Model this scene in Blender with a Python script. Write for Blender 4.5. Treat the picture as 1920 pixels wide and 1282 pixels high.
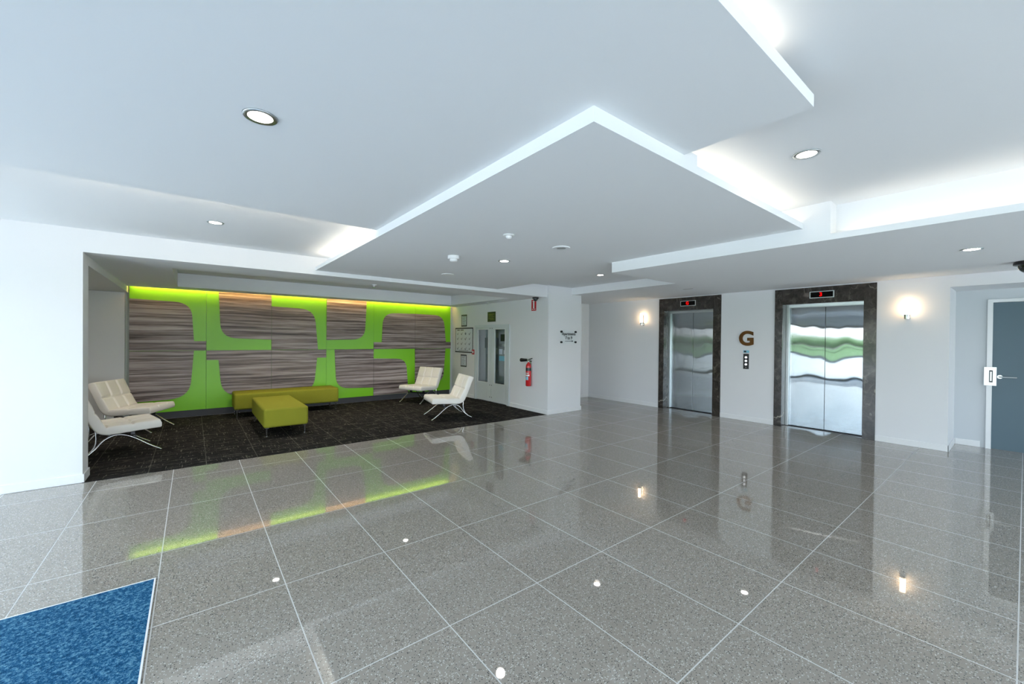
import bpy, bmesh, math, random
from mathutils import Vector, Matrix
for o in list(bpy.data.objects): bpy.data.objects.remove(o)
S = bpy.context.scene
COL = S.collection
PI = math.pi

# ------------------------------------------------------------------ camera
H = 1.47325
cam = bpy.data.cameras.new('camera'); cam_o = bpy.data.objects.new('camera', cam); COL.objects.link(cam_o)
cam.sensor_width = 36.0; cam.sensor_fit = 'HORIZONTAL'
cam.lens = 759.39 / 1920 * 36.0
cam.clip_start = 0.05; cam.clip_end = 500
yaw, pitch, roll = .66777, -.00733, .00942
cy, sy, cp, sp, cr, sr = math.cos(yaw), math.sin(yaw), math.cos(pitch), math.sin(pitch), math.cos(roll), math.sin(roll)
fw = Vector((sy*cp, cy*cp, sp)); rt = Vector((cy, -sy, 0)); up = rt.cross(fw)
r2 = cr*rt + sr*up; u2 = -sr*rt + cr*up
m = Matrix.Identity(4)
for i in range(3):
    m[i][0] = r2[i]; m[i][1] = u2[i]; m[i][2] = -fw[i]
m[0][3], m[1][3], m[2][3] = 0, 0, H
cam_o.matrix_world = m
S.camera = cam_o

# ------------------------------------------------------------------ exposure
S.view_settings.view_transform = 'Standard'
S.view_settings.look = 'None'
S.view_settings.gamma = 1
S.view_settings.use_curve_mapping = False
S.view_settings.exposure = 0.52

# ------------------------------------------------------------------ daylight: overcast sky
W = bpy.data.worlds.new('sky'); S.world = W; W.use_nodes = True
nt = W.node_tree; nt.nodes.clear()
wo = nt.nodes.new('ShaderNodeOutputWorld'); bg = nt.nodes.new('ShaderNodeBackground')
tc = nt.nodes.new('ShaderNodeTexCoord'); sx = nt.nodes.new('ShaderNodeSeparateXYZ'); rp = nt.nodes.new('ShaderNodeValToRGB')
nt.links.new(tc.outputs['Generated'], sx.inputs[0]); nt.links.new(sx.outputs['Z'], rp.inputs[0])
e = rp.color_ramp.elements
e[0].position = 0.015; e[0].color = (1.0, 1.0, 1.0, 1)
e[1].position = 0.14; e[1].color = (.70, .84, .97, 1)
nt.links.new(rp.outputs[0], bg.inputs[0]); bg.inputs[1].default_value = 4.2
nt.links.new(bg.outputs[0], wo.inputs[0])

sun = bpy.data.lights.new('sun', 'SUN'); sun.energy = 7.0; sun.angle = .02; sun.color = (1.0, .97, .93)
sun_o = bpy.data.objects.new('sun', sun); COL.objects.link(sun_o)
sun_o.rotation_euler = Vector((.62, .48, 1.0)).to_track_quat('Z', 'Y').to_euler()   # high, from behind the building
XG, YG = -2.9, -4.0          # the two glazed walls of the lobby
def portal(name, loc, rot, sx_, sy_):
    l = bpy.data.lights.new(name, 'AREA'); l.shape = 'RECTANGLE'; l.size = sx_; l.size_y = sy_
    l.cycles.is_portal = True
    o = bpy.data.objects.new(name, l); COL.objects.link(o); o.location = loc; o.rotation_euler = rot
portal('daylight_portal', (XG-.02, .9, 1.12), (0, -PI/2, 0), 2.2, 9.6)
portal('daylight_portal', (2.5, YG-.02, 1.12), (PI/2, 0, 0), 10.6, 2.2)

WARM = (1.0, .80, .55)
def spot(loc, e=10, ang=125, blend=.9, color=(1, .90, .78), size=.05):
    l = bpy.data.lights.new('downlight_lamp', 'SPOT'); l.energy = e; l.spot_size = math.radians(ang); l.spot_blend = blend
    l.color = color; l.shadow_soft_size = size
    o = bpy.data.objects.new('downlight_lamp', l); COL.objects.link(o); o.location = loc
    return o

# ------------------------------------------------------------------ materials
def mat(name, col=(.8, .8, .8), rough=.5, metal=0, spec=.5, emis=None, es=0, coat=0):
    M = bpy.data.materials.new(name); M.use_nodes = True
    b = M.node_tree.nodes['Principled BSDF']
    b.inputs['Base Color'].default_value = (*col, 1); b.inputs['Roughness'].default_value = rough
    b.inputs['Metallic'].default_value = metal; b.inputs['Specular IOR Level'].default_value = spec
    b.inputs['Coat Weight'].default_value = coat
    if emis:
        b.inputs['Emission Color'].default_value = (*emis, 1); b.inputs['Emission Strength'].default_value = es
    return M
class G:
    """tiny node helper"""
    def __init__(s, M): s.t = M.node_tree; s.b = s.t.nodes['Principled BSDF']; s.tc = s.n('TexCoord')
    def n(s, k, **kw):
        x = s.t.nodes.new('ShaderNode'+k)
        for a, v in kw.items(): setattr(x, a, v)
        return x
    def l(s, a, b): s.t.links.new(a, b)
    def math(s, op, a, b=None, c=None):
        x = s.n('Math', operation=op)
        for i, v in enumerate((a, b, c)):
            if v is None: continue
            if isinstance(v, (int, float)): x.inputs[i].default_value = v
            else: s.l(v, x.inputs[i])
        return x.outputs[0]
    def map(s, scale=(1, 1, 1), loc=(0, 0, 0), rot=(0, 0, 0)):
        x = s.n('Mapping'); x.inputs['Scale'].default_value = scale; x.inputs['Location'].default_value = loc
        x.inputs['Rotation'].default_value = rot; s.l(s.tc.outputs['Object'], x.inputs[0]); return x.outputs[0]
    def noise(s, vec, scale, detail=3, rough=.5, dist=0):
        x = s.n('TexNoise'); s.l(vec, x.inputs['Vector']); x.inputs['Scale'].default_value = scale
        x.inputs['Detail'].default_value = detail; x.inputs['Roughness'].default_value = rough
        x.inputs['Distortion'].default_value = dist; return x.outputs['Fac']
    def ramp(s, fac, stops, interp='LINEAR'):
        x = s.n('ValToRGB'); x.color_ramp.interpolation = interp; el = x.color_ramp.elements
        while len(el) < len(stops): el.new(.5)
        for i, (p, c) in enumerate(stops): el[i].position = p; el[i].color = (*c, 1) if len(c) == 3 else c
        s.l(fac, x.inputs[0]); return x.outputs[0]
    def mix(s, fac, a, b):
        x = s.n('Mix', data_type='RGBA')
        for sock, v in ((x.inputs[0], fac), (x.inputs[6], a), (x.inputs[7], b)):
            if isinstance(v, (int, float)): sock.default_value = v
            elif isinstance(v, tuple): sock.default_value = (*v, 1)
            else: s.l(v, sock)
        return x.outputs[2]
    def bump(s, h, strength=.3, dist=.01):
        x = s.n('Bump'); x.inputs['Strength'].default_value = strength; x.inputs['Distance'].default_value = dist
        s.l(h, x.inputs['Height']); s.l(x.outputs[0], s.b.inputs['Normal'])

def m_paint(name, col, rough=.75):
    M = mat(name, col, rough, spec=.3); g = G(M)
    g.bump(g.noise(g.map(), 180, 2), .05, .002); return M
PAINT = m_paint('white_wall_paint', (.80, .81, .83))
CEIL = m_paint('ceiling_paint', (.84, .86, .88), .85)
TRIM = mat('gloss_white_trim', (.84, .85, .86), .35)
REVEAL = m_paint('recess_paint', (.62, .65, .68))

def m_floor():
    M = mat('quartz_tile', (.4, .4, .4), .02); M.node_tree.nodes['Principled BSDF'].inputs['IOR'].default_value = 2.0; g = G(M)
    P = g.map()
    v = g.n('TexVoronoi'); g.l(P, v.inputs['Vector']); v.inputs['Scale'].default_value = 150
    sep = g.n('SeparateColor'); g.l(v.outputs['Color'], sep.inputs[0])
    near = g.math('LESS_THAN', v.outputs['Distance'], .42)
    light = g.math('MULTIPLY', g.math('GREATER_THAN', sep.outputs[0], .80), near)
    dark = g.math('MULTIPLY', g.math('LESS_THAN', sep.outputs[0], .20), near)
    n = g.noise(P, 420, 3)
    base = g.ramp(n, [(.25, (.265, .238, .208)), (.75, (.395, .36, .315))])
    c = g.mix(light, base, (.66, .64, .60)); c = g.mix(dark, c, (.07, .065, .06))
    # grout: tiles .6 x .903
    s2 = g.n('SeparateXYZ'); g.l(g.tc.outputs['Object'], s2.inputs[0])
    def line(sock, off, per, w):
        a = g.math('ADD', sock, -off + 1000*per); f = g.math('MODULO', a, per)
        return g.math('LESS_THAN', g.math('ABSOLUTE', g.math('SUBTRACT', f, per/2)), w)  # centred at per/2
    gx = line(s2.outputs[0], -0.15972 - .3, .6, .0028)
    gy = line(s2.outputs[1], 4.52154 - .45153, .90306, .0028)
    gr = g.math('MAXIMUM', gx, gy)
    c = g.mix(gr, c, (.58, .58, .57)); g.l(c, g.b.inputs['Base Color'])
    g.l(g.math('ADD', g.math('MULTIPLY', gr, .5), .02), g.b.inputs['Roughness'])
    return M
FLOOR = m_floor()

def m_carpet():
    M = mat('black_carpet', (.02, .02, .02), .95, spec=.1); g = G(M)
    n = g.noise(g.map((10, 110, 1)), 1.0, 5, .75)
    n2 = g.noise(g.map((110, 10, 1)), 1.0, 4, .7)
    base = g.ramp(n, [(.35, (.004, .004, .005)), (.57, (.020, .018, .017)), (.75, (.08, .073, .063))])
    # pale woven dashes along both directions
    da = g.ramp(g.noise(g.map((4, 60, 1)), 1.0, 2, .5), [(.615, (0, 0, 0)), (.65, (1, 1, 1))])
    db = g.ramp(g.noise(g.map((60, 5, 1), (3, 1, 0)), 1.0, 2, .5), [(.63, (0, 0, 0)), (.665, (1, 1, 1))])
    d = g.math('MULTIPLY', g.math('MAXIMUM', da, db), g.ramp(g.noise(g.map(), 60, 3), [(.4, (.2, .2, .2)), (.6, (1, 1, 1))]))
    c = g.mix(g.math('MULTIPLY', d, .55), base, (.36, .33, .27))
    # joints of the carpet tiles
    s2 = g.n('SeparateXYZ'); g.l(g.tc.outputs['Object'], s2.inputs[0])
    j = None
    for k, off in ((0, 200.12), (1, 200.2)):
        q = g.math('LESS_THAN', g.math('ABSOLUTE', g.math('SUBTRACT', g.math('MODULO', g.math('ADD', s2.outputs[k], off), .5), .25)), .004)
        j = q if j is None else g.math('MAXIMUM', j, q)
    c = g.mix(g.math('MULTIPLY', j, .25), c, (.30, .28, .24))
    g.l(c, g.b.inputs['Base Color']); g.bump(g.math('ADD', n, n2), .6, .006); return M
CARPET = m_carpet()
def m_mat():
    M = mat('blue_mat', (.02, .12, .3), .95, spec=.1); g = G(M)
    n = g.noise(g.map(), 95, 4, .7)
    n = g.noise(g.map(), 70, 3, .8); g.l(g.ramp(n, [(.36, (.006, .05, .13)), (.50, (.018, .115, .24)), (.64, (.14, .32, .46))]), g.b.inputs['Base Color'])
    g.bump(n, 1, .01); return M
MATBLUE = m_mat()
def m_timber():
    M = mat('grey_timber_laminate', (.2, .17, .16), .42); g = G(M)
    w = g.noise(g.map((.5, 1, 3)), 1.2, 2, .5)
    mp = g.n('Mapping'); mp.inputs['Scale'].default_value = (.42, 1, 22); 
    add = g.n('VectorMath', operation='MULTIPLY_ADD'); g.l(w, add.inputs[0]); add.inputs[1].default_value = (.0, 0, .10); g.l(g.tc.outputs['Object'], add.inputs[2])
    g.l(add.outputs[0], mp.inputs[0])
    n = g.noise(mp.outputs[0], 1.0, 8, .66, .12)
    f = g.noise(g.map((3, 1, 160)), 1.0, 4, .6)
    k = g.math('ADD', g.math('MULTIPLY', n, .8), g.math('MULTIPLY', f, .2))
    c = g.ramp(k, [(.36, (.028, .017, .015)), (.43, (.105, .074, .067)), (.49, (.245, .19, .178)), (.55, (.42, .35, .335)), (.66, (.64, .57, .56))])
    g.l(c, g.b.inputs['Base Color']); return M
TIMBER = m_timber()
GREEN = mat('lime_green_laminate', (.235, .66, .012), .32)
def m_fabric(name, col):
    M = mat(name, col, .9, spec=.2); g = G(M)
    n = g.noise(g.map(), 260, 3, .7)
    g.l(g.ramp(n, [(.3, tuple(c*.72 for c in col)), (.7, tuple(min(1, c*1.25) for c in col))]), g.b.inputs['Base Color'])
    g.bump(n, .4, .002); return M
OLIVE = m_fabric('olive_green_fabric', (.29, .29, .028))
def m_leather():
    M = mat('cream_leather', (.90, .86, .80), .42); g = G(M)
    g.bump(g.noise(g.map(), 300, 3), .12, .001); return M
LEATHER = m_leather()
CHROME = mat('chrome', (.82, .82, .83), .12, 1)
DARKMETAL = mat('dark_metal', (.05, .05, .055), .35, .8)
BLACK = mat('black_plastic', (.012, .012, .014), .3)
WHITEP = mat('white_plastic', (.85, .86, .87), .35)
CUPB = mat('pale_grey_enamel', (.66, .72, .74), .3)
KICK = mat('dark_grey_kickboard', (.05, .052, .062), .5)
DOORM = mat('grey_blue_door_paint', (.095, .15, .185), .45)
DOORM_G = G(DOORM); DOORM_G.bump(DOORM_G.noise(DOORM_G.map(), 90, 3), .06, .003)
RED = mat('red_enamel', (.62, .015, .02), .3, coat=.4)
SIGNRED = mat('red_sign_plastic', (.55, .01, .02), .4)
GOLD = mat('brass_sign', (.20, .19, .05), .4, .3)
DKGREEN = mat('dark_green_sign', (.02, .035, .015), .4)
INK = mat('dark_ink', (.04, .05, .06), .6)
PAPER = mat('paper_sheet', (.66, .72, .80), .5)
GREYINK = mat('grey_ink', (.16, .19, .24), .6)
BLUEL = mat('blue_label', (.25, .6, .75), .4)
BRONZE = mat('polished_bronze', (.26, .13, .05), .16, 1)
def m_glow(name, col, s): return mat(name, (.9, .9, .9), .5, emis=col, es=s)
LED = m_glow('cove_led', (1.0, .90, .74), 3.6)
LEDG = m_glow('warm_led', (1.0, .60, .16), 20)
LENS = m_glow('downlight_lens', (1.0, .93, .86), 22)
SCON = m_glow('opal_glass_lit', (1.0, .68, .38), 11)
REDLED = mat('red_display', (.2, .0, .0), .6, spec=0, emis=(1.0, .004, .004), es=1.1)
SCREEN = mat('display_black', (.004, .004, .004), .5, spec=.05)
BTN = m_glow('white_button', (.95, .95, 1.0), .5)
def m_glass(name, tint=(.99, 1.0, 1.0), gl=.10):
    M = bpy.data.materials.new(name); M.use_nodes = True; t = M.node_tree; t.nodes.clear()
    o = t.nodes.new('ShaderNodeOutputMaterial'); a = t.nodes.new('ShaderNodeBsdfTransparent'); b = t.nodes.new('ShaderNodeBsdfGlossy')
    f = t.nodes.new('ShaderNodeLayerWeight'); f.inputs[0].default_value = .06
    a.inputs[0].default_value = (*tint, 1); b.inputs['Roughness'].default_value = .02
    x = t.nodes.new('ShaderNodeMixShader'); t.links.new(f.outputs[0], x.inputs[0]); t.links.new(a.outputs[0], x.inputs[1]); t.links.new(b.outputs[0], x.inputs[2])
    t.links.new(x.outputs[0], o.inputs[0]); return M
GLASS = m_glass('clear_glass')
def m_steel():
    M = mat('brushed_stainless_steel', (.36, .395, .415), .025, 1); g = G(M)
    # vertical brush lines tilt the surface sideways (reflections smear sideways, stay sharp in height);
    # the rolled sheet also pillows very gently
    sep = g.n('SeparateXYZ'); g.l(g.tc.outputs['Object'], sep.inputs[0])
    def white(k, zs, w):
        c = g.n('CombineXYZ'); g.l(g.math('FLOOR', g.math('MULTIPLY', sep.outputs[1], k)), c.inputs[0]); g.l(g.math('FLOOR', g.math('MULTIPLY', sep.outputs[2], zs)), c.inputs[1]); c.inputs[2].default_value = w
        x = g.n('TexWhiteNoise', noise_dimensions='3D'); g.l(c.outputs[0], x.inputs[0]); return g.math('SUBTRACT', x.outputs[0], .5)
    ty = g.math('MULTIPLY', g.math('ADD', white(2600, 900, 1.0), white(1900, 1100, 7.0)), .30)
    pz = g.math('MULTIPLY', g.math('SUBTRACT', g.noise(g.map((1, 1.7, 1.6)), 1.3, 1, .5), .5), .036)
    v = g.n('CombineXYZ'); g.l(ty, v.inputs[1]); g.l(pz, v.inputs[2])
    geo = g.n('NewGeometry'); ad = g.n('VectorMath', operation='ADD'); g.l(geo.outputs['Normal'], ad.inputs[0]); g.l(v.outputs[0], ad.inputs[1])
    nm = g.n('VectorMath', operation='NORMALIZE'); g.l(ad.outputs[0], nm.inputs[0]); g.l(nm.outputs[0], g.b.inputs['Normal'])
    return M
STEEL = m_steel()
SATIN = mat('satin_stainless', (.62, .66, .67), .28, 1)
def m_marble():
    M = mat('dark_brown_marble', (.03, .028, .026), .13, spec=.5); g = G(M)
    P = g.map()
    cl = g.noise(P, 9, 7, .7, .6)
    base = g.ramp(cl, [(.30, (.014, .012, .011)), (.52, (.048, .041, .036)), (.75, (.125, .108, .094))])
    def vein(scale, rot, w, loc):
        q = g.map((1, 1, .55), loc, rot); n = g.noise(q, scale, 4, .5, .12)
        return g.math('LESS_THAN', g.math('ABSOLUTE', g.math('SUBTRACT', n, .5)), w)
    v = g.math('MULTIPLY', vein(1.1, (.5, 0, 0), .0035, (1, 3, 2)), g.ramp(g.noise(P, 2.4, 2), [(.48, (0, 0, 0)), (.56, (1, 1, 1))]))
    v2 = g.math('MULTIPLY', vein(3, (-.6, 0, 0), .006, (4, 1, 0)), .12)
    c = g.mix(g.math('MULTIPLY', v, .55), base, (.50, .46, .38)); c = g.mix(v2, c, (.4, .36, .3))
    g.l(c, g.b.inputs['Base Color']); return M
MARBLE = m_marble()
GRASS = mat('lawn_grass', (.17, .27, .12), .9, spec=.1)
PAVE = mat('pale_paving', (.62, .62, .61), .8)

# ------------------------------------------------------------------ mesh helpers
def link(name, bm, M, parent=None, smooth=False, bevel=0, seg=2):
    me = bpy.data.meshes.new(name)
    bmesh.ops.recalc_face_normals(bm, faces=bm.faces)
    bm.to_mesh(me); bm.free()
    if smooth:
        for p in me.polygons: p.use_smooth = True
    me.materials.append(M)
    o = bpy.data.objects.new(name, me); COL.objects.link(o)
    if parent: o.parent = parent
    if bevel:
        b = o.modifiers.new('bevel', 'BEVEL'); b.width = bevel; b.segments = seg; b.limit_method = 'ANGLE'; b.angle_limit = math.radians(40)
    return o
def box(bm, x0, x1, y0, y1, z0, z1):
    v = [bm.verts.new((x, y, z)) for z in (z0, z1) for y in (y0, y1) for x in (x0, x1)]
    for f in ((0, 2, 3, 1), (4, 5, 7, 6), (0, 1, 5, 4), (2, 6, 7, 3), (1, 3, 7, 5), (0, 4, 6, 2)): bm.faces.new([v[i] for i in f])
def boxes(*bs):
    bm = bmesh.new()
    for b in bs: box(bm, *b)
    return bm
def cyl(bm, p0, p1, r0, r1=None, n=24, caps=True):
    p0, p1 = Vector(p0), Vector(p1); r1 = r0 if r1 is None else r1
    d = (p1-p0).normalized(); a = Vector((0, 0, 1)) if abs(d.z) < .9 else Vector((1, 0, 0))
    u = d.cross(a).normalized(); v = d.cross(u)
    A = [bm.verts.new(p0 + r0*(u*math.cos(t)+v*math.sin(t))) for t in [2*PI*i/n for i in range(n)]]
    B = [bm.verts.new(p1 + r1*(u*math.cos(t)+v*math.sin(t))) for t in [2*PI*i/n for i in range(n)]]
    for i in range(n): bm.faces.new((A[i], A[(i+1) % n], B[(i+1) % n], B[i]))
    if caps: bm.faces.new(A[::-1]); bm.faces.new(B)
def lathe(bm, prof, c=(0, 0, 0), n=32):
    """prof: (r, z) list turned about the vertical through c"""
    rings = []
    for r, z in prof:
        if r < 1e-6: rings.append([bm.verts.new((c[0], c[1], c[2]+z))])
        else: rings.append([bm.verts.new((c[0]+r*math.cos(2*PI*i/n), c[1]+r*math.sin(2*PI*i/n), c[2]+z)) for i in range(n)])
    for A, B in zip(rings, rings[1:]):
        for i in range(n):
            a = [A[0]] if len(A) == 1 else [A[i], A[(i+1) % n]]
            b = [B[0]] if len(B) == 1 else [B[(i+1) % n], B[i]]
            if len(a)+len(b) >= 3: bm.faces.new(a+b)
def tube(bm, pts, r, n=10, flat=1.0):
    """sweep along pts; flat squeezes the section sideways (y) for strip-like bars"""
    pts = [Vector(p) for p in pts]; rings = []
    for i, p in enumerate(pts):
        d = (pts[min(i+1, len(pts)-1)] - pts[max(i-1, 0)]).normalized()
        side = Vector((0, 1, 0)); nrm = d.cross(side)
        if nrm.length < 1e-4: nrm = Vector((0, 0, 1)); side = d.cross(nrm)
        nrm.normalize(); side = nrm.cross(d).normalized()
        rings.append([bm.verts.new(p + nrm*r*math.cos(2*PI*k/n) + side*r*flat*math.sin(2*PI*k/n)) for k in range(n)])
    for A, B in zip(rings, rings[1:]):
        for k in range(n): bm.faces.new((A[k], A[(k+1) % n], B[(k+1) % n], B[k]))
    bm.faces.new(rings[0][::-1]); bm.faces.new(rings[-1])
def smoothpath(ctrl, k=8):
    P = [Vector(p) for p in ctrl]; P = [2*P[0]-P[1]] + P + [2*P[-1]-P[-2]]; out = []
    for i in range(1, len(P)-2):
        for j in range(k):
            t = j/k; a, b, c, d = P[i-1], P[i], P[i+1], P[i+2]
            out.append(.5*((2*b) + (c-a)*t + (2*a-5*b+4*c-d)*t*t + (3*b-a-3*c+d)*t**3))
    out.append(P[-2]); return out
def prism(bm, poly, axis, a0, a1):
    """poly of 2D points extruded along axis ('x': points are (y,z); 'y': points are (x,z))"""
    f = (lambda p, a: (a, p[0], p[1])) if axis == 'x' else (lambda p, a: (p[0], a, p[1]))
    A = [bm.verts.new(f(p, a0)) for p in poly]; B = [bm.verts.new(f(p, a1)) for p in poly]; n = len(poly)
    for i in range(n): bm.faces.new((A[i], A[(i+1) % n], B[(i+1) % n], B[i]))
    bm.faces.new(A); bm.faces.new(B[::-1])
def structs(name, bs, M):
    for b in bs: struct(name, boxes(b), M)
def struct(name, bm, M, parent=None, **k):
    o = link(name, bm, M, parent, **k)
    if not parent: o['kind'] = 'structure'
    return o
def thing(name, label, cat, loc=(0, 0, 0), rz=0, group=None):
    o = bpy.data.objects.new(name, None); COL.objects.link(o); o.location = loc; o.rotation_euler = (0, 0, rz)
    o.empty_display_size = .1
    return tag(o, label, cat, group)
def tag(o, label, cat, group=None):
    o['label'] = label; o['category'] = cat
    if group: o['group'] = group
    return o
def text(name, s, size, M, parent, loc, rot, depth=.003, sx=1.0, bold=0):
    c = bpy.data.curves.new(name, 'FONT'); c.body = s; c.size = size; c.extrude = depth/2; c.align_x = 'CENTER'; c.align_y = 'CENTER'; c.offset = bold
    t = bpy.data.objects.new('tmp', c); COL.objects.link(t)
    bpy.context.view_layer.update()
    me = bpy.data.meshes.new_from_object(t.evaluated_get(bpy.context.evaluated_depsgraph_get()))
    bpy.data.objects.remove(t)
    me.materials.clear(); me.materials.append(M)
    o = bpy.data.objects.new(name, me); COL.objects.link(o); o.location = loc; o.rotation_euler = rot; o.scale = (sx, 1, 1)
    if parent: o.parent = parent
    return o
FACE_X = (PI/2, 0, -PI/2)      # text reading on a wall that faces -X
FACE_Y = (PI/2, 0, 0)          # on a wall that faces -Y

# ------------------------------------------------------------------ setting: floors, walls
XL, YP, XS, YB = 8.05, 5.80, 5.45, 9.50
ZH, ZA, ZB, ZC, ZD, ZS = 2.53, 2.42, 2.355, 2.24, 2.39, 2.30
struct('floor', boxes((XG, 8.95, YG, YP, -.1, 0), (XS+.94, 8.95, YP, 7.1, -.1, 0)), FLOOR)
struct('floor', boxes((XG, XS+.94, YP, YB+.1, -.1, -.012)), PAINT)       # slab under the alcove carpet
c_ = link('carpet', boxes((-2.05, XS, 6.09, 9.40, -.012, .003), (-.86, XS, YP, 6.09, -.012, .003)), CARPET)
tag(c_, 'black woven carpet with pale dashes filling the lounge alcove floor', 'carpet')

# lift wall with two lift openings and the door recess
L1, L2 = (3.66, 4.985), (1.385, 2.735)
ZM = 2.372
structs('wall_right', ((XL, XL+.5, L1[1], 7.1, 0, ZD), (XL, XL+.5, L2[1], L1[0], 0, ZD), (XL, XL+.5, .64, L2[0], 0, ZD),
    (XL, XL+.5, L1[0], L1[1], ZM, ZD), (XL, XL+.5, L2[0], L2[1], ZM, ZD), (XL, XL+.75, YG, .64, 2.233, ZD),
    (XL+.5, XL+.75, .64, .9, 0, ZD),), PAINT)
XD = 8.80
structs('wall_right', ((XD, XD+.15, .33, .9, 0, 2.3), (XD, XD+.15, -.75, .33, 2.08, 2.3), (XD, XD+.15, YG, -.75, 0, 2.3),), REVEAL)
struct('wall_back', boxes((6.39, XL+.5, 7.0, 7.15, 0, ZD)), PAINT)
# alcove right wall (with the cupboard niche) and the stub that faces the lobby
N0, N1, NZ = 7.06, 8.30, 1.75
struct('wall_alcove', boxes((XS, XS+.94, 5.77, N0, 0, ZH), (XS, XS+.94, N1, YB, 0, ZH), (XS, XS+.94, N0, N1, NZ, ZH), (XS+.28, XS+.94, N0, N1, 0, NZ)), PAINT)
struct('wall_alcove', boxes((XG, XS, YB, YB+.15, 0, ZH)), PAINT)
structs('wall_left', ((-1.385, -.86, 5.82, 6.09, 0, ZH), (XG, -1.385, 6.0, 6.09, 0, ZH), (-2.2, -2.05, 6.09, YB, 0, ZH),), PAINT)
struct('wall_alcove', boxes((-2.05, -.90, 9.40, YB, 0, 2.2)), PAINT)
# bulkhead above the alcove mouth and the small beam on its left
struct('ceiling', boxes((-.86, XS, 5.82, 6.09, ZS, ZH)), PAINT)
struct('ceiling', boxes((-.96, -.86, 6.09, YB, 2.20, ZH), (-2.05, -.96, 6.09, YB, 2.205, ZH)), CEIL)

# baseboards
def bb(name, *b): return struct(name, boxes(*b), TRIM, bevel=.004)
t_ = .014
bb('baseboard_right', (XL-t_, XL, L1[1], 7.0-t_, 0, .085), (XL-t_, XL, L2[1], L1[0], 0, .085), (XL-t_, XL, .64-t_, L2[0], 0, .085), (XL-t_, XD-t_, .64-t_, .64, 0, .085), (XD-t_, XD, .335+.05, .64-t_, 0, .085))
bb('baseboard_back', (6.39+t_, XL-t_, 7.0-t_, 7.0, 0, .085))
bb('baseboard_stub', (XS-t_, 6.39+t_, 5.77-t_, 5.77, 0, .085), (6.39, 6.39+t_, 5.77, 7.0-t_, 0, .085), (XS-t_, XS, 5.77, 6.965, 0, .085), (XS-t_, XS, 8.39, YB, 0, .085))
bb('baseboard_left', (-1.385-t_, -.86+t_, 5.82-t_, 5.82, 0, .085), (-.86, -.86+t_, 5.82, 6.09, 0, .085))

# ------------------------------------------------------------------ ceilings, top to bottom
struct('ceiling', boxes((XG, 8.95, YG, YP+.02, ZH, ZH+.12), (XG, XL+.75, YP+.02, YB+.15, ZH, ZH+.12)), CEIL)
# broad soffit over the entrance side
struct('ceiling', boxes((XG, 1.965, .54, 3.55, ZA, ZA+.05)), CEIL)
# hanging soffit in the middle: thin shelf with lit ledges, solid core behind
E_ = .0
struct('ceiling', boxes(
    (1.27, 3.75, 1.09, 2.93, ZB, ZB+.02), (1.27, 4.25, 2.93, YP+.02, ZB, ZB+.02),
    (1.27, 1.965, 1.09, 3.72, ZB+.02, ZA), (1.965, 2.10, 1.09, 3.72, ZB+.02, 2.455),
    (2.10, 3.75, 1.09, 1.112, ZB+.02, 2.400), (1.27, 1.292, 3.72, YP+.02, ZB+.02, 2.400),
    (2.10, 3.75, 1.26, 2.93, ZB+.02, ZH), (2.10, 4.25, 2.93, YP+.02, ZB+.02, ZH), (1.42, 2.10, 3.72, YP+.02, ZB+.02, ZH), (1.27, 1.42, 3.56, 3.72, ZA, 2.455)), CEIL)
# low band along the lift lobby
struct('ceiling', boxes(
    (3.75, 6.22, YG, 2.93, ZC, ZC+.02), (3.75, 3.772, YG, .915, ZC+.02, 2.285), (3.75, 3.90, .915, 2.93, ZC+.02, ZH), (3.90, 6.22, YG, 2.93, ZC+.02, ZH)), CEIL)
# lift lobby ceiling
struct('ceiling', boxes((6.10, XL+.75, 2.93, 7.1, ZD, ZH), (6.22, XL+.75, YG, 2.93, ZD, ZH)), CEIL)
# alcove ceiling with its raised tray, slot left open above the feature wall
T = (-.20, 5.04, 6.50, 8.85)
struct('ceiling', boxes((-.86, XS, 6.09, T[2], ZS, ZH), (-.86, XS, T[3], 9.30, ZS, ZH), (-.86, T[0], T[2], T[3], ZS, ZH), (T[1], XS, T[2], T[3], ZS, ZH)), CEIL)
# recess ceiling in front of the grey door
struct('ceiling', boxes((XL+.75, 8.95, YG, .9, 2.233, ZH)), CEIL)

# cove light strips
def cove(label, *b, k=4.3):
    o = link('cove_light_strip', boxes(*b), m_glow('cove_led', (1.0, .88, .70), k)); tag(o, label, 'light strip', 'cove lights')
cove('warm cove light hidden on the long ledge right of the middle soffit', (2.14, 3.70, 1.15, 1.17, ZB+.021, ZB+.033))
cove('warm cove light hidden on the ledge left of the middle soffit', (1.33, 1.35, 3.76, 5.60, ZB+.021, ZB+.033), k=7)
cove('warm cove light hidden behind the lift lobby fascia at far right', (3.80, 3.82, -3.9, .87, ZC+.021, ZC+.033), k=3.2)
cove('warm cove light above the broad entrance soffit, on its lift lobby side', (-2.0, 1.62, .58, .60, ZA+.051, ZA+.060))
cove('warm cove light above the broad entrance soffit, on its alcove side', (-.75, 1.20, 3.525, 3.540, ZA+.051, ZA+.060), k=120)
o = link('cove_light_strip', boxes((-.80, 5.30, 9.306, 9.318, 2.312, 2.324)), LEDG)
tag(o, 'warm light strip washing down the top of the green feature wall', 'light strip')

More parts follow.
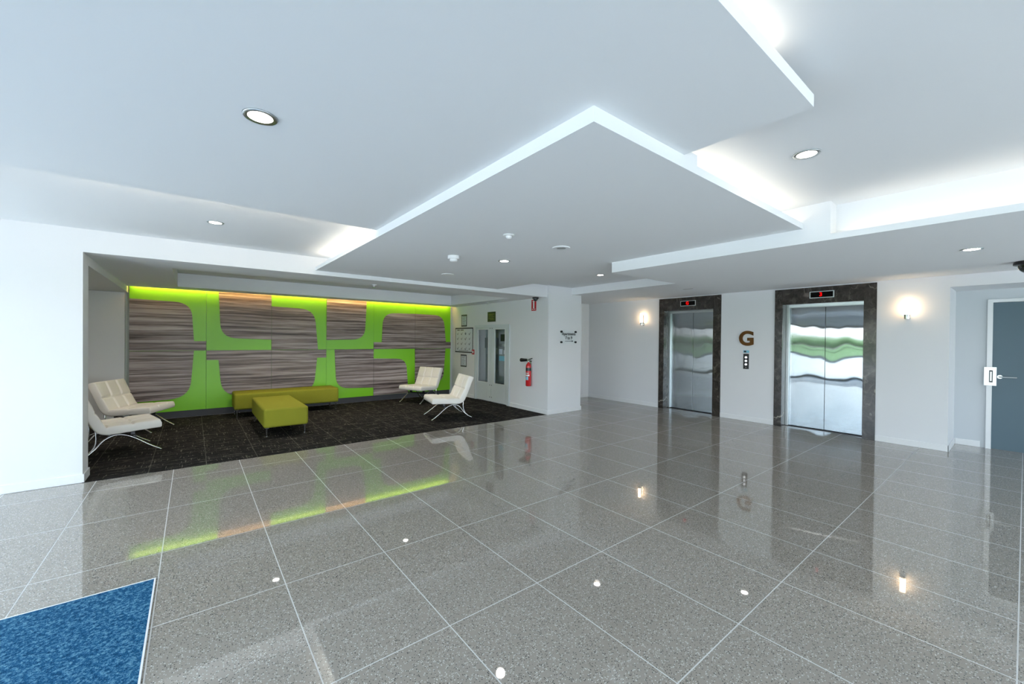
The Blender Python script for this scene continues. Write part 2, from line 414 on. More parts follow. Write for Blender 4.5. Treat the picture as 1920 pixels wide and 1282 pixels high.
# ------------------------------------------------------------------ glazing behind the camera and the outdoors
def glazed(idx, along, pos, a0, a1, n):
    fr = bmesh.new(); gl = bmesh.new(); w = (a1-a0)/n; zt = 2.14
    def bxx(bm, s0, s1, z0, z1, d=.05):
        if along == 'y': box(bm, pos-d, pos, s0, s1, z0, z1)
        else: box(bm, s0, s1, pos-d, pos, z0, z1)
    for i in range(n+1): bxx(fr, a0+i*w-.03, a0+i*w+.03, 0, zt)
    bxx(fr, a0, a1, zt-.06, zt); bxx(fr, a0, a1, 0, .06)
    f = struct('window_%d' % idx, fr, DARKMETAL)
    for i in range(n):
        g = bmesh.new(); s0, s1 = a0+i*w+.03, a0+(i+1)*w-.03
        if along == 'y': box(g, pos-.03, pos-.024, s0, s1, .06, zt-.06)
        else: box(g, s0, s1, pos-.03, pos-.024, .06, zt-.06)
        link('pane', g, GLASS, f)
glazed(1, 'y', XG, YG, 5.99, 6)
glazed(2, 'x', YG, XG, 8.05, 7)
struct('wall_entrance', boxes((XG-.05, XG, YG, 6.09, 2.14, ZH)), PAINT)
struct('wall_front', boxes((XG, 8.95, YG-.05, YG, 2.14, ZH), (8.05, 8.95, YG-.05, YG, 0, 2.14)), PAINT)
o = link('ground', boxes((-26, 30, -26, YG-.05, -.14, -.02), (-26, XG-.05, YG-.05, 40, -.14, -.02)), PAVE); o['kind'] = 'structure'
bm = bmesh.new()
# gently humped lawn far beyond the glazing
for (x0, x1, y0, y1) in ((-120, -26, -120, 120), (-26, 120, -120, -26)):
    nx, ny = 14, 14; g = [[bm.verts.new((x0+(x1-x0)*i/nx, y0+(y1-y0)*j/ny, -.04 + .05*(math.sin(i*1.3+j*.7)*.3+.3)*(0 < i < nx and 0 < j < ny))) for j in range(ny+1)] for i in range(nx+1)]
    for i in range(nx):
        for j in range(ny): bm.faces.new((g[i][j], g[i+1][j], g[i+1][j+1], g[i][j+1]))
o = link('lawn', bm, GRASS); tag(o, 'green lawn beyond the paving outside the glazed entrance', 'lawn'); o['kind'] = 'stuff'

bm = bmesh.new(); random.seed(4)
def bush(cx, cy_, r, h):
    v = bmesh.ops.create_icosphere(bm, subdivisions=2, radius=1)['verts']
    for q in v:
        k = 1 + random.uniform(-.12, .12); q.co = Vector((cx + q.co.x*r*k, cy_ + q.co.y*r*k, h*.5 + .25 + q.co.z*h*.45*k))
for i in range(60): bush(-70+random.uniform(-2, 2), -90+i*3.2, 2.6, random.uniform(1.9, 3.0))
for i in range(50): bush(-60+i*3.2, -70+random.uniform(-2, 2), 2.6, random.uniform(1.9, 3.0))
o = link('hedge', bm, mat('hedge_green', (.15, .24, .11), .9)); tag(o, 'long green hedge beyond the lawn outside the glazed entrance', 'hedge'); o['kind'] = 'stuff'
o = link('lawn_kerb', boxes((-25.98, -25.7, -26, 40, -.02, .16)), mat('dark_kerb', (.05, .06, .07), .7)); tag(o, 'dark kerb between the outdoor paving and the lawn', 'kerb')

# ------------------------------------------------------------------ entrance mat
t = thing('entrance_mat', 'blue entrance mat set into the tiled floor with pale metal edge', 'mat', (-.17, 3.25, 0))
link('pile', boxes((-2.6, -.008, -5.2, -.008, 0.0005, .006)), MATBLUE, t)
link('edge_trim', boxes((-2.6, 0, -.008, 0, 0.0005, .007), (-.008, 0, -5.2, -.008, 0.0005, .007)), TRIM, t)

# ------------------------------------------------------------------ lifts
def lift(y0, y1, label, digit):
    t = thing('elevator', label, 'elevator', (XL, (y0+y1)/2, 0), 0, 'lobby elevators')
    w = (y1-y0)/2; oy0, oy1 = (-w+.148 if w > .67 else -w+.145), w-.118; zt = 2.105; dp = .20
    oy0 = -w+.15
    bm = boxes((-.018, dp+.06, -w, oy0, 0, ZM), (-.018, dp+.06, oy1, w, 0, ZM), (-.018, dp+.06, oy0, oy1, zt, ZM))
    link('marble_surround', bm, MARBLE, t, bevel=.002)
    j = .05; zd = zt-.045
    link('steel_jamb', boxes((dp-.04, dp+.05, oy1-j, oy1, 0, zt), (dp-.04, dp+.05, oy0, oy0+.02, 0, zt), (dp-.04, dp+.05, oy0+.02, oy1-j, zd, zt)), SATIN, t, bevel=.003)
    a, b = oy0+.02, oy1-j; c = (a+b)/2
    for s0, s1 in ((a, c-.003), (c+.003, b)):
        link('door_leaf', boxes((dp, dp+.035, s0, s1, .012, zd)), STEEL, t, bevel=.002)
    link('threshold', boxes((dp-.05, dp+.25, oy0, oy1, .0005, .008)), DARKMETAL, t)
    link('car_shadow_gap', boxes((dp+.04, dp+.05, a, b, .0, zd)), BLACK, t)
    # floor indicator above the door
    dw = .165; zc = 2.245; yc = c
    d = link('indicator_display', boxes((-.030, -.019, yc-dw, yc+dw, zc-.056, zc+.056)), SATIN, t, bevel=.004)
    link('screen', boxes((-.033, -.0305, yc-dw+.014, yc+dw-.014, zc-.044, zc+.044)), SCREEN, d)
    text('digit', digit, .085, REDLED, d, (-.0345, yc+.01, zc), FACE_X, .002, 1, .002)
    return t
lift(L1[0], L1[1], 'farther stainless steel elevator in dark marble, left of the G letter', 'G')
lift(L2[0], L2[1], 'nearer stainless steel elevator in dark marble, right of the G letter', '3')

g_ = text('floor_letter', 'G', .36, BRONZE, None, (XL-.012, 3.195, 1.513), FACE_X, .02, 1.0, .012)
tag(g_, 'large polished bronze letter G on wall between the two elevators', 'sign')
t = thing('call_button_panel', 'slim black call button panel with white buttons below the letter G', 'button panel', (XL, 3.200, 1.10))
link('plate', boxes((-.008, -.0005, -.048, .048, -.140, .140)), BLACK, t, bevel=.002)
for z in (.075, .01, -.055):
    bm = bmesh.new(); cyl(bm, (-.008, 0, z), (-.014, 0, z), .021); link('button', bm, BTN, t)
bm = bmesh.new(); cyl(bm, (-.008, 0, -.11), (-.011, 0, -.11), .008); link('key_switch', bm, CHROME, t)
o = link('notice_sticker', boxes((XL-.003, XL-.0005, 3.15, 3.25, 1.26, 1.305)), BLUEL); tag(o, 'small pale blue sticker above the black call button panel', 'sticker')
link('printed_mark', boxes((XL-.0036, XL-.0031, 3.20, 3.24, 1.268, 1.298)), INK, o)

# ------------------------------------------------------------------ wall sconces
def sconce(y, label, e):
    t = thing('wall_sconce', label, 'wall light', (XL, y, 1.83), 0, 'sconces beside the elevators')
    link('back_plate', boxes((-.010, -.0005, -.028, .028, -.02, .22)), CHROME, t, bevel=.003)
    link('arm', boxes((-.055, -.010, -.012, .012, .0, .02)), CHROME, t)
    bm = bmesh.new(); cyl(bm, (-.085, 0, -.02), (-.085, 0, .045), .034, n=28); link('cup', bm, CHROME, t, smooth=False)
    bm = bmesh.new(); cyl(bm, (-.085, 0, .045), (-.085, 0, .245), .031, n=28); link('glass_shade', bm, SCON, t)
sconce(5.38, 'lit opal glass wall sconce left of the farther elevator', 8)
sconce(1.047, 'lit opal glass wall sconce between the nearer elevator and door recess', 8)

# ------------------------------------------------------------------ grey door in the recess
d = struct('door_1', boxes((XD-.012, XD+.045, -.74, .285, .004, 2.045)), DOORM, bevel=.002)
link('door_frame', boxes((XD-.03, XD+.06, .285, .335, 0, 2.09), (XD-.03, XD+.06, -.75, .285, 2.047, 2.09)), TRIM, d)
h = link('door_handle', boxes((XD-.05, XD-.0125, .205, .225, 1.005, 1.025)), SATIN, d)
bm = bmesh.new(); cyl(bm, (XD-.013, .215, 1.012), (XD-.022, .215, 1.012), .026); cyl(bm, (XD-.058, .225, 1.012), (XD-.058, .065, 1.012), .010); link('lever', bm, SATIN, h)
p = link('strike_plate', boxes((XD-.036, XD-.0125, .245, .360, .885, 1.145)), SATIN, d, bevel=.002)
bm = bmesh.new(); box(bm, XD-.040, XD-.0365, .278, .312, .93, 1.10); link('slot', bm, BLACK, p, bevel=.012)
bm = bmesh.new(); box(bm, XD-.043, XD-.0405, .288, .302, .95, 1.08); link('slot_insert', bm, SATIN, p)

# ------------------------------------------------------------------ feature wall
YF = 9.40
fwall = thing('feature_wall_panel', 'lime green and grey timber feature wall lining the lounge alcove', 'wall panel', (0, YF, 0))
cols = [-.845, .20, 1.245, 2.28, 3.31, 4.34, 5.34]
for a, b in zip(cols, cols[1:]):
    for z0, z1 in ((.125, 1.207), (1.211, 2.36)):
        link('green_board', boxes((a+.0015, b-.0015, 0, .05, z0, z1)), GREEN, fwall)
link('kickboard', boxes((cols[0]+.01, cols[-1]-.01, .015, .05, .003, .124)), KICK, fwall)
def rounded(pts, k=7):
    """pts: (x, z, r); corners with r>0 are rounded"""
    out = []; n = len(pts)
    for i, (x, z, r) in enumerate(pts):
        if r <= 0: out.append((x, z)); continue
        P = Vector((x, z)); A = (Vector(pts[i-1][:2])-P); B = (Vector(pts[(i+1) % n][:2])-P)
        a = P + A.normalized()*min(r, A.length*.49*2); b = P + B.normalized()*min(r, B.length*.98)
        for j in range(k+1):
            s = j/k; out.append(tuple(a*(1-s)**2 + P*2*s*(1-s) + b*s*s))
    return out
G_ = .004
timber = [
 [(-.843, 2.10, 0), (-.02, 2.075, .24), (.02, 1.38, 0), (.197, 1.38, 0), (.197, 1.213, 0), (-.843, 1.213, 0)],
 [(-.843, 1.205, 0), (.02, 1.205, 0), (-.04, .35, .30), (-.843, .33, 0)],
 [(.38, 2.36, 0), (1.242, 2.36, 0), (1.242, 1.415, 0), (.42, 1.445, .26)],
 [(.203, 1.205, 0), (1.242, 1.205, 0), (1.242, .31, 0), (.44, .35, .28), (.385, 1.03, 0), (.203, 1.03, 0)],
 [(1.248, 2.085, 0), (2.04, 2.06, .28), (2.11, 1.213, 0), (1.248, 1.213, 0)],
 [(1.248, 1.205, 0), (2.277, 1.205, 0), (2.277, 1.035, 0), (2.095, 1.035, 0), (2.03, .34, .26), (1.248, .31, 0)],
 [(2.283, 2.36, 0), (3.145, 2.36, 0), (3.10, 1.435, .26), (2.283, 1.415, 0)],
 [(2.45, 1.205, 0), (3.307, 1.205, 0), (3.307, .315, 0), (2.49, .35, .26)],
 [(3.313, 1.37, 0), (3.50, 1.37, 0), (3.53, 2.06, .27), (4.337, 2.075, 0), (4.337, 1.213, 0), (3.313, 1.213, 0)],
 [(3.313, .99, 0), (4.11, .965, .24), (4.17, .128, 0), (3.313, .128, 0)],
 [(4.343, 2.075, 0), (5.13, 2.065, .26), (5.20, 1.38, 0), (5.345, 1.38, 0), (5.345, 1.213, 0), (4.343, 1.213, 0)],
 [(4.343, 1.205, 0), (5.19, 1.205, 0), (5.13, .34, .26), (4.343, .315, 0)],
]
for b_ in ((1.2435, 1.2465, .126, 2.085), (3.3085, 3.3115, .128, 1.37), (4.3385, 4.3415, .99, 2.075), (-.843, 5.34, 1.2075, 1.2105)):
    link('shadow_joint', boxes((b_[0], b_[1], -.006, -.0003, b_[2], b_[3])), BLACK, fwall)
for p in timber:
    bm = bmesh.new(); prism(bm, rounded(p), 'y', -.012, -.0005); link('timber_board', bm, TIMBER, fwall)

# ------------------------------------------------------------------ lounge chairs
def make_chair(label, loc, rz):
    t = thing('lounge_chair', label, 'chair', loc, rz, 'cream lounge chairs in the alcove')
    # cushion: one padded ribbon, 2 seat rows + 2 back rows, 3 columns of tufting
    ctrl = [(.325, .335), (.20, .332), (.06, .326), (-.08, .318), (-.17, .318), (-.235, .345), (-.275, .41), (-.315, .50), (-.36, .61), (-.41, .73), (-.425, .765)]
    P = smoothpath([(a, 0, b) for a, b in ctrl], 12); n = len(P)
    L = [0]
    for a, b in zip(P, P[1:]): L.append(L[-1] + (b-a).length)
    tot = L[-1]; joints = [0, .27, .52, .52+(tot-.52)*.5, tot]
    Wd = .33; nt_ = 84
    def groove(d, s=.013): return 1 - math.exp(-(d/s)**2)
    bm = bmesh.new(); top = []; bot = []
    for i, p in enumerate(P):
        d = (P[min(i+1, n-1)]-P[max(i-1, 0)]).normalized(); nn = Vector((d.z, 0, -d.x))
        if nn.z < 0 and i < 5: nn = -nn
        nn = Vector((d.z, 0, -d.x)); 
        if i == 0: pass
        # normal pointing up (seat) / forward (back): d runs towards the back, so rotate
        nn = Vector((d.z, 0, -d.x)); nn = nn if (nn.x > 0 or nn.z > 0) and not (nn.z < -.5) else -nn
        rt_, rb_ = [], []
        dj = min(abs(L[i]-j) for j in joints[1:-1])
        edge = min(L[i], tot-L[i]); es = min(1, edge/.022); es = math.sqrt(max(0, 1-(1-es)**2))
        for k in range(nt_+1):
            y = -Wd + 2*Wd*k/nt_
            ds = min(abs(y-Wd/3), abs(y+Wd/3)); ey = min(1, (Wd-abs(y))/.022); ey = math.sqrt(max(0, 1-(1-ey)**2))
            q = groove(dj)*.5+.5; q2 = groove(ds)*.5+.5
            sd = min(1, (Wd-abs(y))/.07); gq = 1-(1-groove(dj)*groove(ds))*(.35+.65*sd); puff = math.sin(PI*min(1, min(dj, .12)/.24+.0))
            h = .020 + (.018 + .024*gq + .008*puff*sd)*min(es, ey) 
            pt = p + nn*h; rt_.append(bm.verts.new((pt.x, y*(.985 if ey < .5 else 1), pt.z)))
            pb = p - nn*(.020+.016*min(es, ey)); rb_.append(bm.verts.new((pb.x, y*(.985 if ey < .5 else 1), pb.z)))
        top.append(rt_); bot.append(rb_)
    for A in (top, bot):
        for i in range(n-1):
            for k in range(nt_): bm.faces.new((A[i][k], A[i+1][k], A[i+1][k+1], A[i][k+1]))
    for i in range(n-1):
        for k in (0, nt_): bm.faces.new((top[i][k], top[i+1][k], bot[i+1][k], bot[i][k]))
    for i in (0, n-1):
        for k in range(nt_): bm.faces.new((top[i][k], top[i][k+1], bot[i][k+1], bot[i][k]))
    cu = link('cushion', bm, LEATHER, t, smooth=True)
    for s in (-1, 1):
        y = s*.27
        bm = bmesh.new()
        tube(bm, smoothpath([(.33, y+s*.03, .011), (.22, y+s*.02, .085), (.08, y, .195), (-.02, y, .252), (-.11, y, .262), (-.20, y, .215), (-.27, y, .125), (-.35, y+s*.01, .055), (-.43, y+s*.02, .011)]), .0095, 10, 1.5)
        link('leg', bm, CHROME, t, smooth=True)
        bm = bmesh.new()
        tube(bm, smoothpath([(-.275, y, .375), (-.268, y, .30), (-.265, y, .23), (-.275, y, .165), (-.31, y, .10), (-.35, y, .064)]), .008, 10, 1.4)
        link('back_strut', bm, CHROME, t, smooth=True)
    link('seat_frame', boxes((-.16, -.13, -.27, .27, .252, .278), (.06, .09, -.27, .27, .210, .232), (.05, .09, -.20, -.17, .23, .29), (.05, .09, .17, .20, .23, .29)), DARKMETAL, t)
    return t
def dup(root, loc, rz, label):
    r = root.copy(); COL.objects.link(r); r.location = loc; r.rotation_euler = (0, 0, rz); r['label'] = label
    for ch in list(root.children):
        c = ch.copy(); COL.objects.link(c); c.parent = r
        for g2 in ch.children:
            d2 = g2.copy(); COL.objects.link(d2); d2.parent = c
    return r
R = math.radians
ch = make_chair('cream leather lounge chair nearest the white pillar at left, front one of pair', (-.70, 7.09, .003), R(14))
dup(ch, (-.655, 8.50, .003), R(-24), 'cream leather lounge chair at left against the timber wall, behind another chair')
dup(ch, (4.12, 8.66, .003), R(203), 'cream leather lounge chair in the right rear corner before the green wall')
dup(ch, (3.72, 6.73, .003), R(167), 'cream leather lounge chair at right, nearest the tiled floor')

# ------------------------------------------------------------------ bench and ottoman
def pouf(name, label, cat, x0, x1, y0, y1, z0, z1):
    cx, cy_ = (x0+x1)/2, (y0+y1)/2; t = thing(name, label, cat, (cx, cy_, .003))
    w, d_ = (x1-x0)/2, (y1-y0)/2
    b_ = link('upholstered_seat', boxes((-w, w, -d_, d_, z0, z1)), OLIVE, t, bevel=.035, seg=4)
    for q in b_.data.polygons: q.use_smooth = True
    for sx_ in (-1, 1):
        for sy_ in (-1, 1):
            bm = bmesh.new(); px_, py_ = sx_*(w-.045), sy_*(d_-.045)
            cyl(bm, (px_, py_, 0), (px_, py_, z0), .012, n=14); cyl(bm, (px_, py_, 0), (px_, py_, .008), .017, n=14)
            box(bm, px_-.03, px_+.03, py_-.03, py_+.03, z0-.006, z0+.001)
            link('leg', bm, CHROME, t)
    return t
pouf('ottoman', 'square-ended olive green ottoman standing in front of the long bench', 'ottoman', .81, 1.405, 6.82, 8.32, .135, .415)
pouf('bench', 'long olive green upholstered bench along the feature wall', 'bench', .585, 2.36, 8.72, 9.28, .150, .440)

# ------------------------------------------------------------------ fire cupboard and notices on the alcove side wall
t = thing('fire_panel_cupboard', 'pale grey double-door fire panel cupboard with tall glass panes', 'cupboard', (XS, 7.68, 0))
F = .012
link('outer_frame', boxes((-F-.012, -.0005, -.70, -.62, 0.004, 1.80), (-F-.012, -.0005, .62, .69, 0.004, 1.80), (-F-.012, -.0005, -.62, .62, 1.74, 1.80)), CUPB, t, bevel=.003)
def leaf(y0, y1, gy0, gy1):
    d_ = link('door', boxes((-F, .02, y0, gy0, .02, 1.738), (-F, .02, gy1, y1, .02, 1.738), (-F, .02, gy0, gy1, .02, .455), (-F, .02, gy0, gy1, 1.69, 1.738)), CUPB, t, bevel=.002)
    link('glass_pane', boxes((.004, .009, gy0, gy1, .455, 1.69)), GLASS, d_)
    link('glazing_bead', boxes((-F-.006, -F-.0005, gy0-.012, gy0, .443, 1.702), (-F-.006, -F-.0005, gy1, gy1+.012, .443, 1.702), (-F-.006, -F-.0005, gy0, gy1, .443, .455), (-F-.006, -F-.0005, gy0, gy1, 1.69, 1.702)), WHITEP, d_)
    for z in (.40, .12, 1.715):
        bm = bmesh.new(); yy = y0+.035 if y0 > -.1 else y1-.035
        cyl(bm, (-F-.004, yy, z), (-F, yy, z), .010, n=12); link('lock', bm, DARKMETAL, d_)
leaf(.003, .617, .115, .54)
leaf(-.617, -.003, -.53, -.14)
q = link('interior_lining', boxes((.262, .275, -.615, .615, .01, 1.735)), mat('lining_grey', (.30, .36, .36), .5), t)
# equipment seen through the glass
e_ = link('fire_indicator_panel', boxes((.12, .26, -.52, -.13, .62, 1.62)), mat('equipment_grey', (.34, .38, .40), .4), t)
link('screen', boxes((.112, .119, -.46, -.20, 1.42, 1.58)), DKGREEN, e_)
link('switch_row', boxes((.114, .119, -.47, -.30, 1.30, 1.36), (.114, .119, -.27, -.16, 1.30, 1.36)), SATIN, e_)
link('status_plate', boxes((.110, .119, -.27, -.15, 1.12, 1.24), (.110, .119, -.45, -.32, 1.13, 1.22)), PAPER, e_)
link('green_strip', boxes((.112, .119, -.50, -.15, .97, 1.08)), BLUEL, e_)
bm = bmesh.new(); cyl(bm, (.085, -.47, 1.02), (.119, -.47, 1.02), .045); link('red_bell', bm, RED, e_)
link('document_holder', boxes((.14, .22, -.52, -.33, .47, .615)), PAPER, t)
link('pipe_rack', boxes((.20, .262, .10, .56, 1.25, 1.5), (.20, .262, .12, .50, .50, 1.10)), mat('equipment_dark', (.22, .26, .26), .5), t)

def notice(label, y0, y1, z0, z1, kind):
    t = thing('framed_notice', label, 'notice', (XS, (y0+y1)/2, (z0+z1)/2), 0, 'framed notices beside the cupboard')
    w, h_ = (y1-y0)/2, (z1-z0)/2; b = .018
    link('frame', boxes((-.02, -.0005, -w, w, h_-b*1.6, h_), (-.02, -.0005, -w, w, -h_, -h_+b*1.6), (-.014, -.0005, -w, -w+b*.5, -h_, h_), (-.014, -.0005, w-b*.5, w, -h_, h_)), KICK, t)
    sh = link('sheet', boxes((-.008, -.0006, -w+b*.5, w-b*.5, -h_+b*1.6, h_-b*1.6)), PAPER, t)
    if kind == 'grid':
        for r_ in range(4):
            for c__ in range(4):
                bm = bmesh.new(); y = w*.72 - c__*(2*w*.72)/3.2; z = h_*.52 - r_*(h_*1.35)/3.4; q = .034 + .008*((r_*3+c__) % 2)
                if r_ == 0 and c__ == 2: cyl(bm, (-.0085, y, z), (-.0105, y, z), q*.9, n=18)
                else: prism(bm, [(y+q, z), (y+q*.75, z+q*.25), (y+.2*q, z-q*.35), (y-q, z+q*.9), (y-q*1.1, z+q*.7), (y+.2*q, z-q)], 'x', -.0105, -.0085)
                link('tick_mark', bm, GREYINK, sh)
        for b4 in ((w*.5, w*.8, h_*.78, h_*.84), (w*.05, w*.4, h_*.78, h_*.84), (-w*.5, w*.6, -h_*.84, -h_*.81)):
            link('printed_line', boxes((-.0105, -.0085, *b4)), INK, sh)
    else:
        for i in range(7):
            z = h_*.7 - i*h_*1.4/6; link('printed_line', boxes((-.0105, -.0085, -w*.6+(i % 3)*w*.15, w*.6, z-.006, z+.004)), GREYINK, sh)
notice('large framed notice of rows of tick marks, left of the cupboard', 8.465, 9.30, 1.115, 1.75, 'grid')
notice('narrow framed notice hanging above the large one', 8.76, 9.00, 1.78, 2.08, 'text')
notice('narrow framed notice hanging below the large one', 8.76, 9.02, .755, 1.065, 'text')
t = thing('call_point', 'small red fire call point between the notices and the cupboard', 'call point', (XS, 8.42, 1.145))
link('housing', boxes((-.03, -.0005, -.055, .055, -.06, .06)), SIGNRED, t, bevel=.005)
link('press_plate', boxes((-.034, -.0305, -.028, .028, -.03, .03)), PAPER, t)
t = thing('warning_sign', 'small dark green sign with faded olive markings above the fire cupboard', 'sign', (XS, 7.68, 1.985))
link('plate', boxes((-.008, -.0005, -.155, .155, -.115, .115)), mat('olive_green_sign', (.035, .055, .02), .4), t)
for i, (a_, b_, z_) in enumerate(((-.11, .11, .06), (-.06, .10, .035), (-.10, .02, .0), (.04, .09, .0), (-.08, .11, -.035), (-.10, .05, -.06))):
    link('faded_marking', boxes((-.0095, -.0082, a_, b_, z_-.007, z_+.006)), GOLD, t)
link('border', boxes((-.010, -.0082, -.155, .155, .095, .115), (-.010, -.0082, -.155, .155, -.115, -.095), (-.010, -.0082, -.155, -.14, -.095, .095), (-.010, -.0082, .14, .155, -.095, .095)), DKGREEN, t)
t = thing('fire_extinguisher_sign', 'red sign with white extinguisher symbol, high above the extinguisher', 'sign', (XS, 6.20, 2.165))
link('plate', boxes((-.006, -.0005, -.072, .072, -.112, .112)), SIGNRED, t)
bm = boxes((-.009, -.0062, -.020, .020, -.065, .075)); box(bm, -.009, -.0062, -.035, .035, .075, .088); link('symbol', bm, WHITEP, t)
link('base_line', boxes((-.0075, -.0062, -.05, -.006, -.088, -.076), (-.0075, -.0062, .006, .05, -.088, -.076)), WHITEP, t)

t = thing('power_outlet', 'small white power outlet low on the wall near rear corner', 'power outlet', (XS, 9.36, .32))
link('plate', boxes((-.008, -.0005, -.06, .06, -.037, .037)), WHITEP, t, bevel=.003)

# extinguisher hung on the wall
t = thing('fire_extinguisher', 'red fire extinguisher with black horn hanging on the wall', 'fire extinguisher', (XS-.075, 6.265, .52))
bm = bmesh.new(); lathe(bm, [(0, 0), (.050, 0), (.056, .008), (.056, .40), (.050, .432), (.030, .462), (.018, .475), (.016, .49), (0, .49)]); link('cylinder', bm, RED, t, smooth=True)
bm = bmesh.new(); lathe(bm, [(.0568, .31), (.0568, .375)]); link('black_band', bm, BLACK, t, smooth=True)
def patch(a0, a1, z0, z1, M, nm):
    bm = bmesh.new(); n = 8; A = []; B = []
    for i in range(n+1):
        a = a0+(a1-a0)*i/n; A.append(bm.verts.new((.0572*math.cos(a), .0572*math.sin(a), z0))); B.append(bm.verts.new((.0572*math.cos(a), .0572*math.sin(a), z1)))
    for i in range(n): bm.faces.new((A[i], A[i+1], B[i+1], B[i]))
    link(nm, bm, M, t, smooth=True)
patch(R(150), R(250), .205, .235, WHITEP, 'label_text'); patch(R(150), R(235), .255, .270, WHITEP, 'label_text'); patch(R(160), R(225), .125, .195, BLUEL, 'label')
bm = bmesh.new(); cyl(bm, (0, 0, .49), (0, 0, .535), .014, n=14); box(bm, -.016, .016, -.022, .022, .505, .535); link('valve', bm, SATIN, t)
bm = bmesh.new(); prism(bm, [(.03, .535), (-.11, .575), (-.115, .562), (.03, .515)], 'x', -.008, .008); prism(bm, [(.02, .522), (-.095, .512), (-.095, .500), (.02, .508)], 'x', -.008, .008); link('handle', bm, BLACK, t)
bm = bmesh.new(); cyl(bm, (0, .02, .525), (0, .07, .525), .012, n=12); cyl(bm, (0, .07, .525), (0, .235, .520), .026, .040, n=18); link('discharge_horn', bm, BLACK, t)
link('wall_bracket', boxes((.056, .0745, -.02, .02, .30, .52)), SATIN, t)

# apartments sign on the stub wall
t = thing('apartments_sign', 'clear acrylic direction sign reading Apartments 7 to 9 on white stub wall', 'sign', (6.005, 5.77, 1.525))
link('acrylic_plate', boxes((-.235, .235, -.020, -.014, -.135, .135)), GLASS, t)
for sx_ in (-1, 1):
    for sz_ in (-1, 1):
        bm = bmesh.new(); cyl(bm, (sx_*.205, -.0005, sz_*.105), (sx_*.205, -.028, sz_*.105), .021, n=18); link('standoff', bm, DARKMETAL, t)
text('lettering', 'Apartments', .082, INK, t, (0, -.0215, .062), FACE_Y, .002, 1, .001)
text('lettering', '7 to 9', .082, INK, t, (0, -.0215, -.02), FACE_Y, .002, 1, .001)
bm = boxes((-.11, .09, -.0225, -.0205, -.088, -.080)); prism(bm, [(.09, -.066), (.125, -.084), (.09, -.102)], 'y', -.0225, -.0205); link('arrow', bm, INK, t)

# ------------------------------------------------------------------ ceiling fittings
def downlight(x, y, z, label, r=.055, e=10):
    t = thing('downlight', label, 'ceiling light', (x, y, z), 0, 'round recessed downlights')
    bm = bmesh.new(); lathe(bm, [(r*.86, -.004), (r*1.16, -.006), (r*1.22, -.0005), (r*.86, -.0005), (r*.86, -.004)]); link('trim_ring', bm, SATIN, t, smooth=True)
    bm = bmesh.new(); lathe(bm, [(0, -.003), (r*.86, -.003), (r*.86, -.0008), (0, -.0008)]); link('lens', bm, LENS, t)
    spot((x, y, z-.02), e)
downlight(.226, 2.05, ZA, 'large lit downlight in the broad entrance soffit, nearest the camera')
downlight(.164, 4.675, ZH, 'lit downlight in the raised ceiling strip above the alcove bulkhead')
downlight(2.765, 3.66, ZB, 'lit downlight in the middle soffit beside the smoke detector')
downlight(2.71, .775, ZH, 'lit downlight in the raised bay between the two glowing coves')
downlight(4.98, .28, ZC, 'lit downlight in the low band in front of the elevators')
downlight(5.21, 4.30, ZH, 'small lit downlight near the apartments sign')
downlight(6.67, 2.63, ZD, 'lit downlight in front of the elevators, seen only reflected in the floor')
downlight(1.09, 7.60, ZH, 'left lit downlight in the alcove ceiling tray, seen reflected in the floor', e=70)
downlight(3.32, 7.55, ZH, 'right lit downlight in the alcove ceiling tray, seen reflected in the floor', e=70)

downlight(-1.45, 7.9, 2.2045, 'unseen warm downlight added in the side recess ceiling behind the white pillar', e=26)  # unseen fitting, added to give the recess wall its warm glow
def ceil_disc(name, label, cat, x, y, z, prof, M=WHITEP, extra=None):
    t = thing(name, label, cat, (x, y, z)); bm = bmesh.new(); lathe(bm, prof); link('housing', bm, M, t, smooth=False)
    if extra:
        nm, pf, M2 = extra; bm = bmesh.new(); lathe(bm, pf); link(nm, bm, M2, t, smooth=True)
    return t
ceil_disc('smoke_detector', 'tall white smoke detector below the middle soffit', 'smoke detector', 2.19, 3.80, ZB, [(0, -.0005), (.062, -.0005), (.062, -.03), (.055, -.036), (0, -.036)], extra=('sensor_head', [(.042, -.036), (.042, -.052), (.034, -.062), (0, -.064)], WHITEP))
ceil_disc('motion_sensor', 'small white domed sensor on the middle soffit, right of the smoke detector', 'sensor', 2.10, 2.72, ZB, [(0, -.0005), (.048, -.0005), (.048, -.008), (.036, -.012), (0, -.012)], extra=('dome', [(.026, -.012), (.024, -.024), (.014, -.033), (0, -.036)], WHITEP))
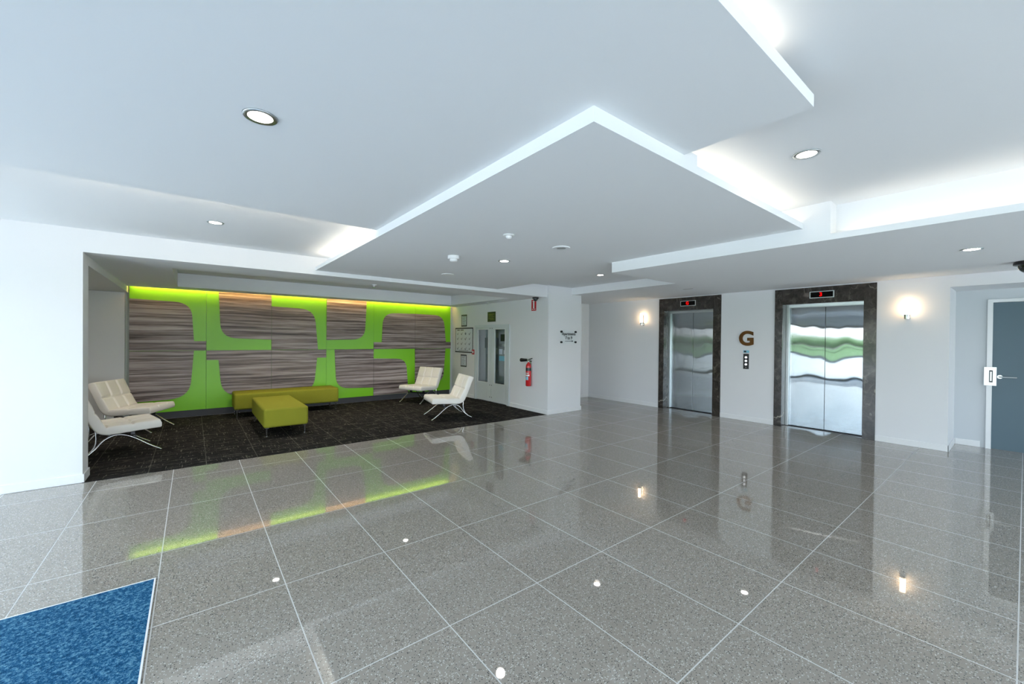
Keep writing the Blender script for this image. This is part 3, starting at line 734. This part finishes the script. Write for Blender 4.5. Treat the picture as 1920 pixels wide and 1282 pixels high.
ceil_disc('ceiling_speaker', 'flat round grey speaker grille on the middle soffit', 'speaker', 2.775, 2.77, ZB, [(0, -.0005), (.085, -.0005), (.08, -.008), (.06, -.010), (0, -.006)], M=CEIL, extra=('grille', [(.045, -.0085), (.04, -.012), (0, -.013)], SATIN))
ceil_disc('ceiling_cover_disc', 'flat white round cover plate toward the rear of the middle soffit', 'cover plate', 2.75, 4.93, ZB, [(0, -.0005), (.085, -.0005), (.08, -.009), (0, -.010)])
def sprinkler(x, y, z, label):
    t = thing('sprinkler_head', label, 'sprinkler', (x, y, z), 0, 'alcove sprinklers')
    bm = bmesh.new(); lathe(bm, [(0, -.0005), (.045, -.0005), (.038, -.010), (.014, -.014), (.010, -.03), (0, -.03)]); link('escutcheon', bm, WHITEP, t, smooth=True)
    bm = bmesh.new(); lathe(bm, [(0, -.03), (.006, -.03), (.006, -.042), (.024, -.042), (.024, -.046), (0, -.046)]); link('deflector', bm, CHROME, t)
sprinkler(2.22, 6.30, ZS, 'small sprinkler under the alcove bulkhead above the bench')
sprinkler(5.24, 7.55, ZS, 'small sprinkler on the alcove ceiling above the fire cupboard')
t = thing('air_vent', 'thin slot vent in the lift lobby ceiling before the farther elevator', 'vent', (6.86, 3.70, ZD))
link('slot_frame', boxes((-.05, .05, -.11, .11, -.004, -.0005)), CEIL, t); link('slot', boxes((-.01, .01, -.09, .09, -.006, -.0042)), DARKMETAL, t)
def dome_cam(x, y, z, label, s=1.0):
    t = thing('dome_camera', label, 'security camera', (x, y, z), 0, 'black dome cameras')
    bm = bmesh.new(); lathe(bm, [(0, -.0005), (.062*s, -.0005), (.066*s, -.012*s), (.066*s, -.022*s), (.052*s, -.026*s), (0, -.026*s)]); link('base', bm, BLACK, t)
    bm = bmesh.new(); lathe(bm, [(.048*s, -.026*s)] + [(.048*s*math.cos(a), -.026*s-.05*s*math.sin(a)) for a in [i*PI/2/7 for i in range(1, 7)]] + [(0, -.076*s)]); link('dome', bm, mat('smoked_dome', (.01, .02, .02), .08, coat=1), t, smooth=True)
dome_cam(5.33, 6.02, ZS, 'black dome camera under the bulkhead beside the red sign', 1.0)
dome_cam(6.08, -.015, ZC, 'black dome camera on the low ceiling band at the right edge', 1.5)
